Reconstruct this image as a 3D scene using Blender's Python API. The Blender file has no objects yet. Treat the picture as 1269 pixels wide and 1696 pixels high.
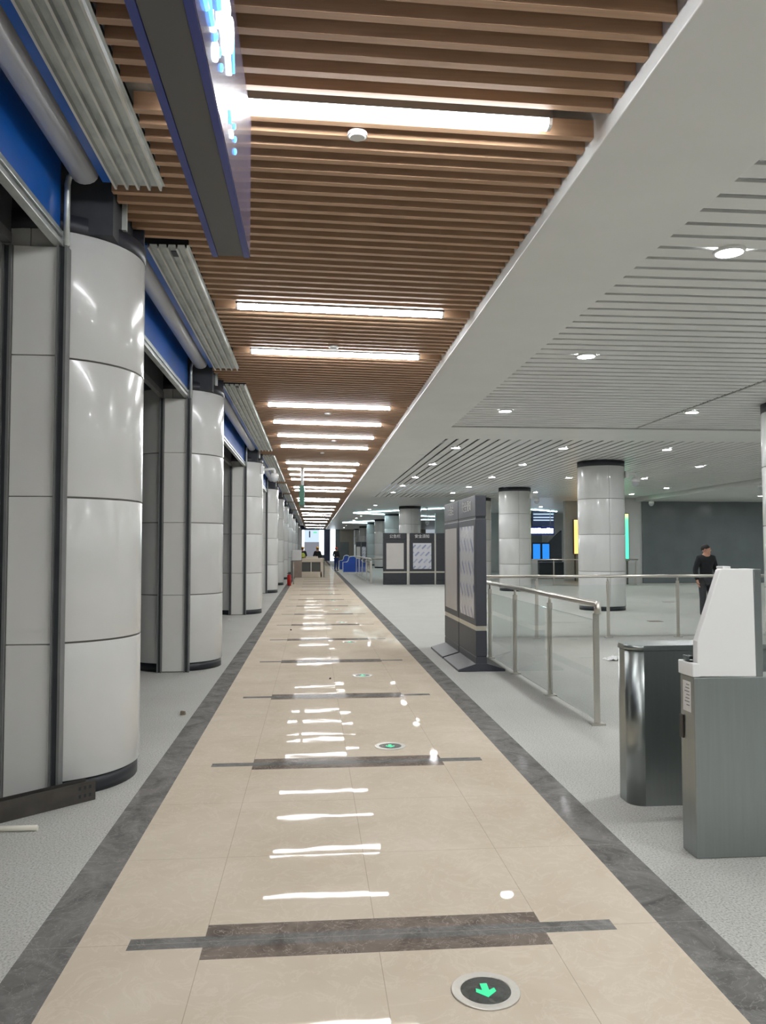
import bpy, bmesh, math, random
from mathutils import Vector, Matrix
random.seed(7)
S = bpy.context.scene
COL = S.collection

# ------------------------------------------------------------------ camera, world, exposure
W, HH, F = 1269.0, 1696.0, 1330.0
VPX, VPY, ROLL, CAMZ = 518.0, 907.0, 0.003, 1.62
_d = Vector((VPX - W / 2, -(VPY - HH / 2), -F)).normalized()
_u = Vector((math.sin(ROLL), math.cos(ROLL), 0)); _u = (_u - _d * _u.dot(_d)).normalized()
_x = _d.cross(_u)
CAMROT = Matrix((_x, _d, _u))                 # camera axes -> world axes
cd = bpy.data.cameras.new('camera'); cam = bpy.data.objects.new('camera', cd); COL.objects.link(cam)
cam.matrix_world = Matrix.Translation((0, 0, CAMZ)) @ CAMROT.to_4x4()
cd.sensor_fit = 'HORIZONTAL'; cd.sensor_width = 36; cd.lens = 36 * F / W
cd.clip_start = 0.05; cd.clip_end = 400
S.camera = cam

def ray(px, py):
    return CAMROT @ Vector((px - W / 2, -(py - HH / 2), -F))
def onz(px, py, z=0.0):
    r = ray(px, py); return Vector((0, 0, CAMZ)) + r * ((z - CAMZ) / r.z)
def onx(px, py, x):
    r = ray(px, py); return Vector((0, 0, CAMZ)) + r * (x / r.x)
def ony(px, py, y):
    r = ray(px, py); return Vector((0, 0, CAMZ)) + r * (y / r.y)

wd = bpy.data.worlds.new('world'); S.world = wd; wd.use_nodes = True
wd.node_tree.nodes['Background'].inputs[0].default_value = (0.80, 0.90, 1.0, 1)
wd.node_tree.nodes['Background'].inputs[1].default_value = 0.35
S.view_settings.view_transform = 'Standard'; S.view_settings.look = 'None'
S.view_settings.gamma = 1; S.view_settings.use_curve_mapping = False
S.view_settings.exposure = 0.38
TUBE, DOWN = 36.0, 250.0                        # lamp radiances
cy = S.cycles
cy.use_denoising = True; cy.max_bounces = 7; cy.diffuse_bounces = 4; cy.glossy_bounces = 4
cy.transmission_bounces = 6; cy.transparent_max_bounces = 12; cy.caustics_reflective = False
cy.caustics_refractive = False; cy.sample_clamp_indirect = 6.0; cy.use_light_tree = True

# ------------------------------------------------------------------ materials
def lin(c):
    c = c / 255.0
    return c / 12.92 if c <= 0.04045 else ((c + 0.055) / 1.055) ** 2.4
def rgb(r, g, b): return (lin(r), lin(g), lin(b), 1)

MATS = {}
class NT:
    def __init__(s, name):
        s.m = bpy.data.materials.new(name); s.m.use_nodes = True; s.t = s.m.node_tree
        s.n = s.t.nodes; s.b = s.n['Principled BSDF']; MATS[name] = s.m
    def add(s, typ, **kw):
        n = s.n.new(typ)
        for k, v in kw.items(): setattr(n, k, v)
        return n
    def link(s, a, b): s.t.links.new(a, b)
    def coord(s, scale=(1, 1, 1)):
        tc = s.add('ShaderNodeTexCoord'); mp = s.add('ShaderNodeMapping'); mp.inputs['Scale'].default_value = scale
        s.link(tc.outputs['Object'], mp.inputs[0]); return mp.outputs[0]
    def noise(s, scale, detail=4, rough=.55, vec=None, dist=0):
        n = s.add('ShaderNodeTexNoise'); n.inputs['Scale'].default_value = scale
        n.inputs['Detail'].default_value = detail; n.inputs['Roughness'].default_value = rough
        n.inputs['Distortion'].default_value = dist
        if vec: s.link(vec, n.inputs['Vector'])
        return n.outputs['Fac']
    def ramp(s, fac, stops):
        r = s.add('ShaderNodeValToRGB'); e = r.color_ramp.elements
        while len(e) < len(stops): e.new(0.5)
        for el, (p, c) in zip(e, stops): el.position = p; el.color = c
        s.link(fac, r.inputs[0]); return r.outputs[0]
    def mix(s, fac, a, b, mode='MIX'):
        m = s.add('ShaderNodeMix', data_type='RGBA', blend_type=mode)
        for sock, v in ((m.inputs[0], fac), (m.inputs[6], a), (m.inputs[7], b)):
            if hasattr(v, 'is_linked') or hasattr(v, 'links'): s.link(v, sock)
            else: sock.default_value = v
        return m.outputs[2]
    def math(s, op, a, b=0.0):
        m = s.add('ShaderNodeMath', operation=op)
        for sock, v in ((m.inputs[0], a), (m.inputs[1], b)):
            if hasattr(v, 'links'): s.link(v, sock)
            else: sock.default_value = v
        return m.outputs[0]
    def bump(s, h, strength=.1, dist=.01):
        b = s.add('ShaderNodeBump'); b.inputs['Strength'].default_value = strength; b.inputs['Distance'].default_value = dist
        s.link(h, b.inputs['Height']); s.link(b.outputs[0], s.b.inputs['Normal'])
    def col(s, c):
        if hasattr(c, 'links'): s.link(c, s.b.inputs['Base Color'])
        else: s.b.inputs['Base Color'].default_value = c
    def set(s, rough=None, metal=None, spec=None, coat=None, aniso=None):
        if rough is not None:
            if hasattr(rough, 'links'): s.link(rough, s.b.inputs['Roughness'])
            else: s.b.inputs['Roughness'].default_value = rough
        if metal is not None: s.b.inputs['Metallic'].default_value = metal
        if spec is not None: s.b.inputs['Specular IOR Level'].default_value = spec
        if coat is not None: s.b.inputs['Coat Weight'].default_value = coat; s.b.inputs['Coat Roughness'].default_value = .06
        if aniso is not None: s.b.inputs['Anisotropic'].default_value = aniso
        return s.m

def simple(name, c, rough=.5, metal=0, var=.05, scale=9, spec=.5, coat=None):
    m = NT(name); v = m.coord()
    f = m.noise(scale, 3, .5, v)
    dk = tuple(x * (1 - var) for x in c[:3]) + (1,); lt = tuple(min(1, x * (1 + var)) for x in c[:3]) + (1,)
    m.col(m.ramp(f, [(.3, dk), (.7, lt)]))
    return m.set(rough, metal, spec, coat)
def emit(name, c, strength):
    m = NT(name); m.col((.04, .04, .04, 1))
    m.b.inputs['Emission Color'].default_value = c; m.b.inputs['Emission Strength'].default_value = strength
    return m.m

def polished(m, rough, f0, f1, tile=False):
    # stone with a worn, dusty polish: little gloss head-on, a bit more at a slant
    m.b.inputs['Specular IOR Level'].default_value = 0.0; m.b.inputs['Roughness'].default_value = 1.0
    g = m.add('ShaderNodeBsdfGlossy'); g.inputs['Color'].default_value = (1, 1, 1, 1)
    if hasattr(rough, 'links'): m.link(rough, g.inputs['Roughness'])
    else: g.inputs['Roughness'].default_value = rough
    nb = m.b.inputs['Normal']
    if nb.links: m.link(nb.links[0].from_socket, g.inputs['Normal'])
    if tile:                                   # every slab lies at a very slightly different tilt
        sp_ = m.add('ShaderNodeSeparateXYZ'); m.link(m.coord(), sp_.inputs[0]); cb = m.add('ShaderNodeCombineXYZ')
        m.link(m.math('FLOOR', m.math('DIVIDE', m.math('ADD', sp_.outputs[0], .44), .7115)), cb.inputs[0])
        m.link(m.math('FLOOR', m.math('DIVIDE', m.math('SUBTRACT', sp_.outputs[1], 3.43), .9067)), cb.inputs[1])
        wn = m.add('ShaderNodeTexWhiteNoise', noise_dimensions='2D'); m.link(cb.outputs[0], wn.inputs['Vector'])
        v1 = m.add('ShaderNodeVectorMath', operation='SUBTRACT'); m.link(wn.outputs['Color'], v1.inputs[0]); v1.inputs[1].default_value = (.5, .5, .5)
        v2 = m.add('ShaderNodeVectorMath', operation='MULTIPLY'); m.link(v1.outputs[0], v2.inputs[0]); v2.inputs[1].default_value = (.010, .006, 0)
        ge = m.add('ShaderNodeNewGeometry'); v3 = m.add('ShaderNodeVectorMath', operation='ADD'); m.link(v2.outputs[0], v3.inputs[0]); m.link(ge.outputs['Normal'], v3.inputs[1])
        v4 = m.add('ShaderNodeVectorMath', operation='NORMALIZE'); m.link(v3.outputs[0], v4.inputs[0])
        m.link(v4.outputs[0], nb.links[0].from_node.inputs['Normal'])
    lw = m.add('ShaderNodeLayerWeight'); lw.inputs['Blend'].default_value = .5
    fac = m.math('ADD', m.math('MULTIPLY', m.math('POWER', lw.outputs['Facing'], 3.0), f1), f0)
    mx = m.add('ShaderNodeMixShader'); m.link(fac, mx.inputs[0]); m.link(m.b.outputs[0], mx.inputs[1]); m.link(g.outputs[0], mx.inputs[2])
    out = [n_ for n_ in m.n if n_.type == 'OUTPUT_MATERIAL'][0]; m.link(mx.outputs[0], out.inputs['Surface'])
    return m.m
# polished beige marble with joints
def joint(m, comp, off, pitch, wdt):
    a = m.math('FRACT', m.math('DIVIDE', m.math('SUBTRACT', comp, off - wdt / 2), pitch))
    return m.math('LESS_THAN', a, wdt / pitch)
m = NT('beige_marble'); v = m.coord()
cloud = m.noise(1.3, 6, .6, v, .6); vein = m.noise(5.0, 7, .62, v, 1.4)
base = m.ramp(cloud, [(.3, rgb(204, 190, 170)), (.5, rgb(211, 198, 179)), (.75, rgb(220, 208, 191))])
vm = m.ramp(vein, [(.47, (0, 0, 0, 1)), (.505, (.22, .22, .22, 1)), (.53, (0, 0, 0, 1))])
c = m.mix(vm, base, rgb(236, 226, 212))
sx = m.add('ShaderNodeSeparateXYZ'); m.link(v, sx.inputs[0])
j = m.math('MAXIMUM', joint(m, sx.outputs[0], -.44, .7115, .0035), joint(m, sx.outputs[1], 3.43, .9067, .0035))
c = m.mix(m.math('MULTIPLY', j, .45), c, rgb(140, 122, 102))
m.col(c); m.bump(m.noise(2.4, 2, .5, v), .03, .02)
polished(m, m.math('ADD', m.math('MULTIPLY', m.noise(2.5, 3, .6, v), .03), .006), .022, .022, tile=True)
# dark border marble
def dark_marble(name, a, b, cvein):
    m = NT(name); v = m.coord()
    f = m.noise(3.2, 8, .68, v, 1.2); base = m.ramp(f, [(.3, a), (.52, b), (.72, tuple(min(1, x * 1.35) for x in b[:3]) + (1,))])
    ve = m.noise(6.5, 8, .6, v, 2.2)
    vm = m.ramp(ve, [(.485, (0, 0, 0, 1)), (.5, (.6, .6, .6, 1)), (.515, (0, 0, 0, 1))])
    c = m.mix(vm, base, cvein)
    sx = m.add('ShaderNodeSeparateXYZ'); m.link(v, sx.inputs[0])
    c = m.mix(m.math('MULTIPLY', joint(m, sx.outputs[1], 3.43, .9067, .004), .6), c, rgb(165, 160, 152))
    m.col(c); return polished(m, m.math('ADD', m.math('MULTIPLY', m.noise(3, 3, .6, v), .10), .03), .025, .05)
dark_marble('dark_marble', rgb(92, 91, 88), rgb(126, 124, 121), rgb(160, 158, 154))
dark_marble('brown_marble', rgb(96, 86, 79), rgb(130, 119, 110), rgb(186, 178, 168))
# speckled granite
m = NT('granite'); v = m.coord()
sp = m.noise(95, 2, .7, v); big = m.noise(1.1, 4, .6, v)
base = m.ramp(sp, [(.30, rgb(130, 130, 126)), (.45, rgb(187, 187, 182)), (.62, rgb(206, 206, 201)), (.8, rgb(216, 216, 211))])
c = m.mix(m.ramp(big, [(.35, (.0, .0, .0, 1)), (.75, (.28, .28, .28, 1))]), base, rgb(168, 165, 158))
sx = m.add('ShaderNodeSeparateXYZ'); m.link(v, sx.inputs[0])
j = m.math('MAXIMUM', joint(m, sx.outputs[0], .1, .9, .004), joint(m, sx.outputs[1], 3.43, .9067, .004))
c = m.mix(m.math('MULTIPLY', j, .25), c, rgb(140, 138, 132))
m.col(c); polished(m, .35, .02, .06)
# wood slats
m = NT('wood'); v = m.coord((.6, 14, 14)); g = m.noise(3.0, 5, .6, v, .4)
m.col(m.ramp(g, [(.3, rgb(174, 140, 111)), (.7, rgb(190, 156, 126))])); m.set(.45, 0, .4)
# galvanised
m = NT('galvanised'); v = m.coord((1, .5, 1)); g = m.noise(7, 5, .6, v, .5)
m.col(m.ramp(g, [(.3, rgb(168, 174, 173)), (.55, rgb(202, 207, 204)), (.8, rgb(214, 217, 213))]))
m.set(m.math('ADD', m.math('MULTIPLY', m.noise(4, 4, .6, v), .3), .25), .6)
# brushed stainless
def steel(name, c, r0, scale):
    m = NT(name); v = m.coord(scale); g = m.noise(60, 2, .5, v)
    m.col(m.ramp(g, [(.35, tuple(x * .96 for x in c[:3]) + (1,)), (.65, c)]))
    m.set(r0, 1.0)
steel('stainless', rgb(160, 166, 165), .33, (1, 1, .04))
steel('rail_steel', rgb(208, 204, 196), .32, (1, 1, 1))
simple('panel_white', rgb(212, 213, 211), .22, 0, .015, 3, .5, .25)
simple('jamb_white', rgb(222, 222, 218), .42, 0, .02, 3)
simple('ceiling_white', rgb(232, 233, 230), .36, 0, .02, 2, .45)
simple('plenum', rgb(62, 62, 64), .9, 0, .15, 3)
simple('gap_dark', rgb(70, 70, 70), .8)
simple('plinth_black', rgb(38, 42, 48), .35)
simple('cap_dark', rgb(44, 46, 54), .5)
simple('core_dark', rgb(58, 60, 64), .8, 0, .2, 4)
simple('disc_dark', rgb(52, 54, 50), .25, 0, .3, 30)
simple('groove', rgb(120, 118, 114), .6)
simple('rib_lit', rgb(226, 226, 218), .35, .3, .03, 6)
simple('post_grey', rgb(128, 130, 130), .45, .4, .1, 8)
simple('post_dark', rgb(66, 70, 74), .5, .2, .1, 8)
simple('blue_film', rgb(18, 92, 182), .36, 0, .12, 2, .5, .3)
simple('blue_cover', rgb(22, 74, 170), .45, 0, .08, 3)
simple('hood', rgb(192, 194, 198), .35, 0, .03, 4)
simple('sign_grey', rgb(92, 92, 92), .5, 0, .03, 6)
simple('sign_blue', rgb(46, 62, 140), .35, 0, .06, 5)
m = NT('sign_face'); v = m.coord((1, 1, 6)); g = m.noise(6, 5, .6, v)
m.col(m.ramp(g, [(.35, rgb(66, 62, 92)), (.7, rgb(120, 114, 140))])); m.set(.18, .1, .6, .3); m.bump(g, .12, .02); m.set(.27)
simple('board_dark', rgb(66, 69, 77), .42, 0, .04, 5)
simple('board_black', rgb(48, 50, 56), .45, 0, .04, 5)
simple('board_foot', rgb(112, 112, 114), .45, .2, .04, 6)
simple('band_silver', rgb(206, 200, 186), .3, .6, .03, 6)
simple('poster_plain', rgb(198, 194, 190), .35, 0, .04, 2.2)
m = NT('poster_film'); tc = m.add('ShaderNodeTexCoord'); mp = m.add('ShaderNodeMapping')
m.link(tc.outputs['Object'], mp.inputs[0]); mp.inputs['Rotation'].default_value = (math.radians(-40), math.radians(-40), 0)
br = m.add('ShaderNodeTexNoise'); br.inputs['Scale'].default_value = 2.6; br.inputs['Detail'].default_value = 3
sep = m.add('ShaderNodeSeparateXYZ'); m.link(tc.outputs['Object'], sep.inputs[0])
hor = m.math('ADD', sep.outputs[0], sep.outputs[1])          # the face lies along x or along y
aa = m.math('MULTIPLY', m.math('SUBTRACT', sep.outputs[2], hor), .7071)      # across the strips
bb = m.math('MULTIPLY', m.math('ADD', sep.outputs[2], hor), .7071)           # along the strips
row = m.math('FRACT', m.math('MULTIPLY', aa, 6.2)); rid = m.math('FLOOR', m.math('MULTIPLY', aa, 6.2))
on1 = m.math('LESS_THAN', row, .42)
dash = m.math('FRACT', m.math('ADD', m.math('MULTIPLY', bb, 2.3), m.math('MULTIPLY', rid, .37)))
on2 = m.math('LESS_THAN', dash, .55)
both = m.math('MULTIPLY', on1, on2)
fade = m.math('MULTIPLY', both, m.math('ADD', m.math('MULTIPLY', m.math('FRACT', m.math('MULTIPLY', rid, .53)), .55), .3))
m.col(m.mix(fade, rgb(204, 205, 211), rgb(104, 120, 168))); m.set(.25, 0, .5, .4)
wr = m.noise(5, 5, .65, m.coord((1, 1, .5)), 1.5); m.bump(wr, .5, .05)
simple('letter_white', rgb(226, 226, 224), .5)
simple('white_plastic', rgb(240, 240, 239), .3, 0, .01, 3)
simple('dark_plastic', rgb(50, 46, 44), .4)
simple('paper', rgb(225, 224, 220), .7, 0, .05, 60)
simple('red_paint', rgb(178, 28, 26), .3)
simple('skin', rgb(196, 146, 122), .5, 0, .05, 20)
simple('hair', rgb(34, 30, 28), .7)
simple('black_cloth', rgb(30, 32, 35), .85, 0, .15, 14)
simple('grey_cloth', rgb(62, 62, 66), .85, 0, .12, 14)
simple('blue_cloth', rgb(34, 52, 104), .85, 0, .12, 14)
simple('yellow_helmet', rgb(226, 166, 54), .3); simple('red_helmet', rgb(216, 78, 52), .3)
simple('hi_vis', rgb(196, 206, 84), .6); simple('shoe', rgb(28, 27, 26), .5)
simple('lip', rgb(150, 88, 80), .5); simple('eye', rgb(30, 26, 24), .3)
simple('iron', rgb(88, 84, 80), .42, .6, .16, 9)
simple('pvc', rgb(226, 222, 208), .4); simple('brown_stone', rgb(128, 118, 104), .8)
simple('wall_dark', rgb(112, 121, 122), .2, 0, .08, 1.2, .5)
simple('wall_grey', rgb(200, 202, 198), .35, 0, .05, 1.5)
simple('wall_beige', rgb(176, 168, 154), .5, 0, .05, 1.5)
simple('shop_dark', rgb(96, 98, 100), .7, 0, .1, 2)
simple('frame_navy', rgb(50, 60, 92), .4, 0, .08, 2)
simple('sign_green', rgb(26, 84, 66), .4); simple('counter_beige', rgb(222, 210, 192), .4, 0, .03, 3)
simple('counter_brown', rgb(158, 142, 130), .4, 0, .08, 5)
simple('steel_dark', rgb(120, 118, 112), .35, .7, .1, 8)
m = NT('dark_glass'); m.col(rgb(86, 92, 92)); m.set(.08, 0, .6)
m = NT('glass'); m.col((.93, .96, .95, 1)); m.b.inputs['Transmission Weight'].default_value = 1
m.b.inputs['IOR'].default_value = 1.12; m.set(.02)
emit('tube_glow', (.97, .985, 1, 1), TUBE)
emit('down_glow', (.97, .99, 1, 1), DOWN)
emit('cyan_glow', (.62, .93, 1, 1), 14)
emit('arrow_green', (.0, .62, .25, 1), 1.1)
emit('glyph_white', (.75, .9, 1, 1), 4.0); emit('glyph_blue', (.10, .36, 1, 1), 2.4)
emit('screen_blue', (.01, .22, .75, 1), 1.0); emit('sky_glow', (.80, .92, 1, 1), 2.6)
emit('sky_pale', (.60, .76, .95, 1), .85); emit('panel_glow', (.62, .64, .74, 1), .28); emit('exit_green', (.1, .8, .4, 1), .8)
m = NT('ad_glow'); v = m.coord(); sx = m.add('ShaderNodeSeparateXYZ'); m.link(v, sx.inputs[0])
r = m.ramp(m.math('DIVIDE', m.math('SUBTRACT', sx.outputs[2], 1.1), 2.0), [(0, (.05, .5, .28, 1)), (.35, (.08, .62, .25, 1)), (.55, (.75, .8, .18, 1)), (1, (.95, .85, .3, 1))])
m.link(r, m.b.inputs['Emission Color']); m.b.inputs['Emission Strength'].default_value = 2.2; m.col((.03, .03, .03, 1))
m = NT('ad_amber'); v = m.coord(); sx = m.add('ShaderNodeSeparateXYZ'); m.link(v, sx.inputs[0])
r = m.ramp(m.math('DIVIDE', m.math('SUBTRACT', sx.outputs[2], 1.3), 1.6), [(0, (.9, .5, .12, 1)), (.6, (1, .72, .28, 1)), (1, (.95, .95, .5, 1))])
m.link(r, m.b.inputs['Emission Color']); m.b.inputs['Emission Strength'].default_value = 1.9; m.col((.03, .03, .03, 1))

# ------------------------------------------------------------------ mesh collecting helpers
class MB:
    def __init__(s): s.v = []; s.f = []; s.mi = []; s.sm = []
    def face(s, pts, mi=0, sm=False):
        i = len(s.v); s.v += [tuple(p) for p in pts]; s.f.append(list(range(i, i + len(pts)))); s.mi.append(mi); s.sm.append(sm); return s
    def box(s, x0, x1, y0, y1, z0, z1, mi=0):
        i = len(s.v)
        s.v += [(x0, y0, z0), (x1, y0, z0), (x1, y1, z0), (x0, y1, z0), (x0, y0, z1), (x1, y0, z1), (x1, y1, z1), (x0, y1, z1)]
        for q in ((3, 2, 1, 0), (4, 5, 6, 7), (0, 1, 5, 4), (1, 2, 6, 5), (2, 3, 7, 6), (3, 0, 4, 7)):
            s.f.append([i + k for k in q]); s.mi.append(mi); s.sm.append(False)
        return s
    def prism(s, poly, axis, a, b, mi=0, sm=False):
        # polygon in the two other axes, extruded along axis from a to b
        def P(p, t): return {'x': (t, p[0], p[1]), 'y': (p[0], t, p[1]), 'z': (p[0], p[1], t)}[axis]
        n = len(poly); i = len(s.v)
        s.v += [P(p, a) for p in poly] + [P(p, b) for p in poly]
        s.f.append([i + k for k in range(n)][::-1]); s.f.append([i + n + k for k in range(n)])
        s.mi += [mi, mi]; s.sm += [False, False]
        for k in range(n):
            k2 = (k + 1) % n
            s.f.append([i + k, i + k2, i + n + k2, i + n + k]); s.mi.append(mi); s.sm.append(sm and math.dist(poly[k], poly[k2]) < .06)
        return s
    def cyl(s, x, y, r, z0, z1, n=48, mi=0, r2=None):
        r2 = r if r2 is None else r2; i = len(s.v)
        for rr, z in ((r, z0), (r2, z1)):
            s.v += [(x + rr * math.cos(2 * math.pi * k / n), y + rr * math.sin(2 * math.pi * k / n), z) for k in range(n)]
        s.f.append([i + k for k in range(n)][::-1]); s.f.append([i + n + k for k in range(n)]); s.mi += [mi, mi]; s.sm += [False, False]
        for k in range(n):
            k2 = (k + 1) % n
            s.f.append([i + k, i + k2, i + n + k2, i + n + k]); s.mi.append(mi); s.sm.append(True)
        return s
    def ring(s, x, y, r0, r1, z0, z1, a0=0, a1=2 * math.pi, n=48, mi=0):
        full = abs(a1 - a0 - 2 * math.pi) < 1e-6; i = len(s.v); m = n if full else n + 1
        for k in range(m):
            t = a0 + (a1 - a0) * k / n; c, q = math.cos(t), math.sin(t)
            s.v += [(x + r0 * c, y + r0 * q, z0), (x + r1 * c, y + r1 * q, z0), (x + r1 * c, y + r1 * q, z1), (x + r0 * c, y + r0 * q, z1)]
        for k in range(n):
            A, B = i + 4 * k, i + 4 * ((k + 1) % m)
            for e in range(4):
                s.f.append([A + e, B + e, B + (e + 1) % 4, A + (e + 1) % 4][::-1]); s.mi.append(mi); s.sm.append(e in (1, 3))
        if not full:
            s.f.append([i, i + 1, i + 2, i + 3]); L = i + 4 * n; s.f.append([L + 3, L + 2, L + 1, L]); s.mi += [mi, mi]; s.sm += [False, False]
        return s
    def tube(s, pts, r, n=12, mi=0):
        pts = [Vector(p) for p in pts]; i = len(s.v); k0 = None
        for j, p in enumerate(pts):
            t = (pts[min(j + 1, len(pts) - 1)] - pts[max(j - 1, 0)]).normalized()
            ref = k0 if k0 is not None else (Vector((0, 0, 1)) if abs(t.z) < .9 else Vector((1, 0, 0)))
            a = t.cross(ref).normalized() if k0 is None else (ref - t * ref.dot(t)).normalized()
            k0 = a; b = t.cross(a)
            rr = r[j] if isinstance(r, (list, tuple)) else r
            s.v += [tuple(p + (a * math.cos(2 * math.pi * q / n) + b * math.sin(2 * math.pi * q / n)) * rr) for q in range(n)]
        for j in range(len(pts) - 1):
            for q in range(n):
                q2 = (q + 1) % n
                s.f.append([i + j * n + q, i + j * n + q2, i + (j + 1) * n + q2, i + (j + 1) * n + q]); s.mi.append(mi); s.sm.append(True)
        s.f.append([i + q for q in range(n)][::-1]); s.f.append([i + (len(pts) - 1) * n + q for q in range(n)]); s.mi += [mi, mi]; s.sm += [False, False]
        return s
    def ball(s, c, rx, ry=None, rz=None, nu=20, nv=12, v0=0.0, v1=1.0, mi=0):
        ry = ry or rx; rz = rz or rx; i = len(s.v)
        for a in range(nv + 1):
            th = math.pi * (v0 + (v1 - v0) * a / nv)
            for b in range(nu):
                ph = 2 * math.pi * b / nu
                s.v.append((c[0] + rx * math.sin(th) * math.cos(ph), c[1] + ry * math.sin(th) * math.sin(ph), c[2] + rz * math.cos(th)))
        for a in range(nv):
            for b in range(nu):
                b2 = (b + 1) % nu
                s.f.append([i + a * nu + b, i + (a + 1) * nu + b, i + (a + 1) * nu + b2, i + a * nu + b2]); s.mi.append(mi); s.sm.append(True)
        return s
    def mesh(s, name, mats, off=(0, 0, 0)):
        me = bpy.data.meshes.new(name)
        me.from_pydata([(a - off[0], b - off[1], c - off[2]) for a, b, c in s.v], [], s.f)
        for mm in (mats if isinstance(mats, (list, tuple)) else [mats]): me.materials.append(MATS[mm])
        me.polygons.foreach_set('material_index', s.mi); me.polygons.foreach_set('use_smooth', s.sm)
        bm = bmesh.new(); bm.from_mesh(me)
        bmesh.ops.remove_doubles(bm, verts=bm.verts, dist=1e-6) if len(s.v) < 4000 and any(s.sm) else None
        bmesh.ops.recalc_face_normals(bm, faces=bm.faces); bm.to_mesh(me); bm.free()
        me.update(); return me
    def build(s, name, mats, parent=None, bevel=0, loc=None):
        off = Vector((0, 0, 0)); p = parent
        while p is not None: off += p.location; p = p.parent
        o = bpy.data.objects.new(name, s.mesh(name, mats, off if loc is None else loc)); COL.objects.link(o)
        if parent: o.parent = parent
        if loc is not None: o.location = Vector(loc) - off
        if bevel:
            b = o.modifiers.new('bevel', 'BEVEL'); b.width = bevel; b.segments = 2; b.limit_method = 'ANGLE'; b.harden_normals = False
        return o

def thing(name, label, cat, loc=(0, 0, 0), group=None):
    o = bpy.data.objects.new(name, None); o.empty_display_size = .2; COL.objects.link(o); o.location = loc
    return tag(o, label, cat, group)
def tag(o, label, cat, group=None):
    o['label'] = label; o['category'] = cat
    if group: o['group'] = group
    return o
def struct(mb, name, mats, **k):
    o = mb.build(name, mats, **k); o['kind'] = 'structure'; return o
def copy_tree(o, parent=None):
    c = o.copy(); COL.objects.link(c); c.parent = parent
    for ch in o.children: copy_tree(ch, c)
    return c
ORD = ('first second third fourth fifth sixth seventh eighth ninth tenth eleventh twelfth thirteenth fourteenth fifteenth sixteenth seventeenth '
       'eighteenth nineteenth twentieth twenty-first twenty-second twenty-third twenty-fourth twenty-fifth twenty-sixth twenty-seventh twenty-eighth '
       'twenty-ninth thirtieth thirty-first thirty-second thirty-third thirty-fourth thirty-fifth thirty-sixth thirty-seventh').split()
ORD += ['thirty-eighth', 'thirty-ninth', 'fortieth'] + [t + u for t in ('forty-', 'fifty-', 'sixty-') for u in ORD[:9]]

# ------------------------------------------------------------------ setting: floor
XL0, XL1, XR0, XR1 = -1.155, -.95, 1.49, 1.70       # dark border strips
YA, YB = -7.0, 100.0
struct(MB().box(-8, XL0, YA, YB, -.2, 0), 'floor', 'granite')
struct(MB().box(XR1, 26, YA, YB, -.2, 0), 'floor', 'granite')
mb = MB()
def q(x0, x1, y0, y1, mi): mb.face([(x0, y0, 0), (x1, y0, 0), (x1, y1, 0), (x0, y1, 0)], mi)
y = YA; k = -3
while True:
    c = 3.43 + 2.72 * k; k += 1
    if c + .2 > YB: q(XL1, XR0, y, YB, 0); break
    n0, n1, w0, w1 = c - .047, c + .047, c - .147, c + .147
    q(XL1, XR0, y, w0, 0)
    for a, b in ((w0, n0), (n1, w1)):
        q(XL1, -.44, a, b, 0); q(-.44, .985, a, b, 2); q(.985, XR0, a, b, 0)
    q(XL1, -.745, n0, n1, 0); q(-.745, 1.293, n0, n1, 1); q(1.293, XR0, n0, n1, 0)
    y = w1
struct(mb, 'floor', ['beige_marble', 'dark_marble', 'brown_marble'])
struct(MB().box(XL0, XL1, YA, YB, -.2, 0), 'trim_1', 'dark_marble')
struct(MB().box(XR0, XR1, YA, YB, -.2, 0), 'trim_2', 'dark_marble')

# ------------------------------------------------------------------ setting: ceilings
ZW, TILT = 3.96, .018
LCOL = [5.97, 11.35, 20.3, 29.45, 35.4, 41.8, 50.5, 59, 68, 77, 86]        # columns on the left, by depth
LX, CR = -1.85, .60
LIGHTS = [-6, -5, -4, -3, -2, -1, 0, 2, 3, 5, 6, 7, 8, 10, 11, 12, 13, 15, 16, 19, 20, 23, 25, 28, 30, 34, 38, 44, 50]  # negative steps are unseen tubes added to brighten the near floor
LY = [4.2 + 1.8 * k for k in LIGHTS]
mb = MB()
n = -74
while True:
    yy = 4.2 + .15 * n
    if yy > 98: break
    if not (n % 12 == 0 and n // 12 in LIGHTS):
        xl = -1.34 if any(c - .66 < yy < c + .27 for c in LCOL) else -.97
        zl, zr = ZW - TILT * (xl - .3), ZW - TILT * (1.58 - .3)
        i = len(mb.v); y0, y1 = yy - .024, yy + .024
        mb.v += [(xl, y0, zl), (1.578, y0, zr), (1.578, y1, zr), (xl, y1, zl), (xl, y0, zl + .1), (1.578, y0, zr + .1), (1.578, y1, zr + .1), (xl, y1, zl + .1)]
        for f_ in ((3, 2, 1, 0), (4, 5, 6, 7), (0, 1, 5, 4), (1, 2, 6, 5), (2, 3, 7, 6), (3, 0, 4, 7)):
            mb.f.append([i + t for t in f_]); mb.mi.append(0); mb.sm.append(False)
    n += 1
struct(mb, 'ceiling', 'wood')
struct(MB().box(-8, 1.6, YA, YB, 4.62, 4.7), 'ceiling', 'plenum')          # slab above the slats
struct(MB().box(1.58, 2.56, YA, YB, 3.85, 4.6), 'ceiling', 'ceiling_white', bevel=.006)  # white bulkhead beside the slats
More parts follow.
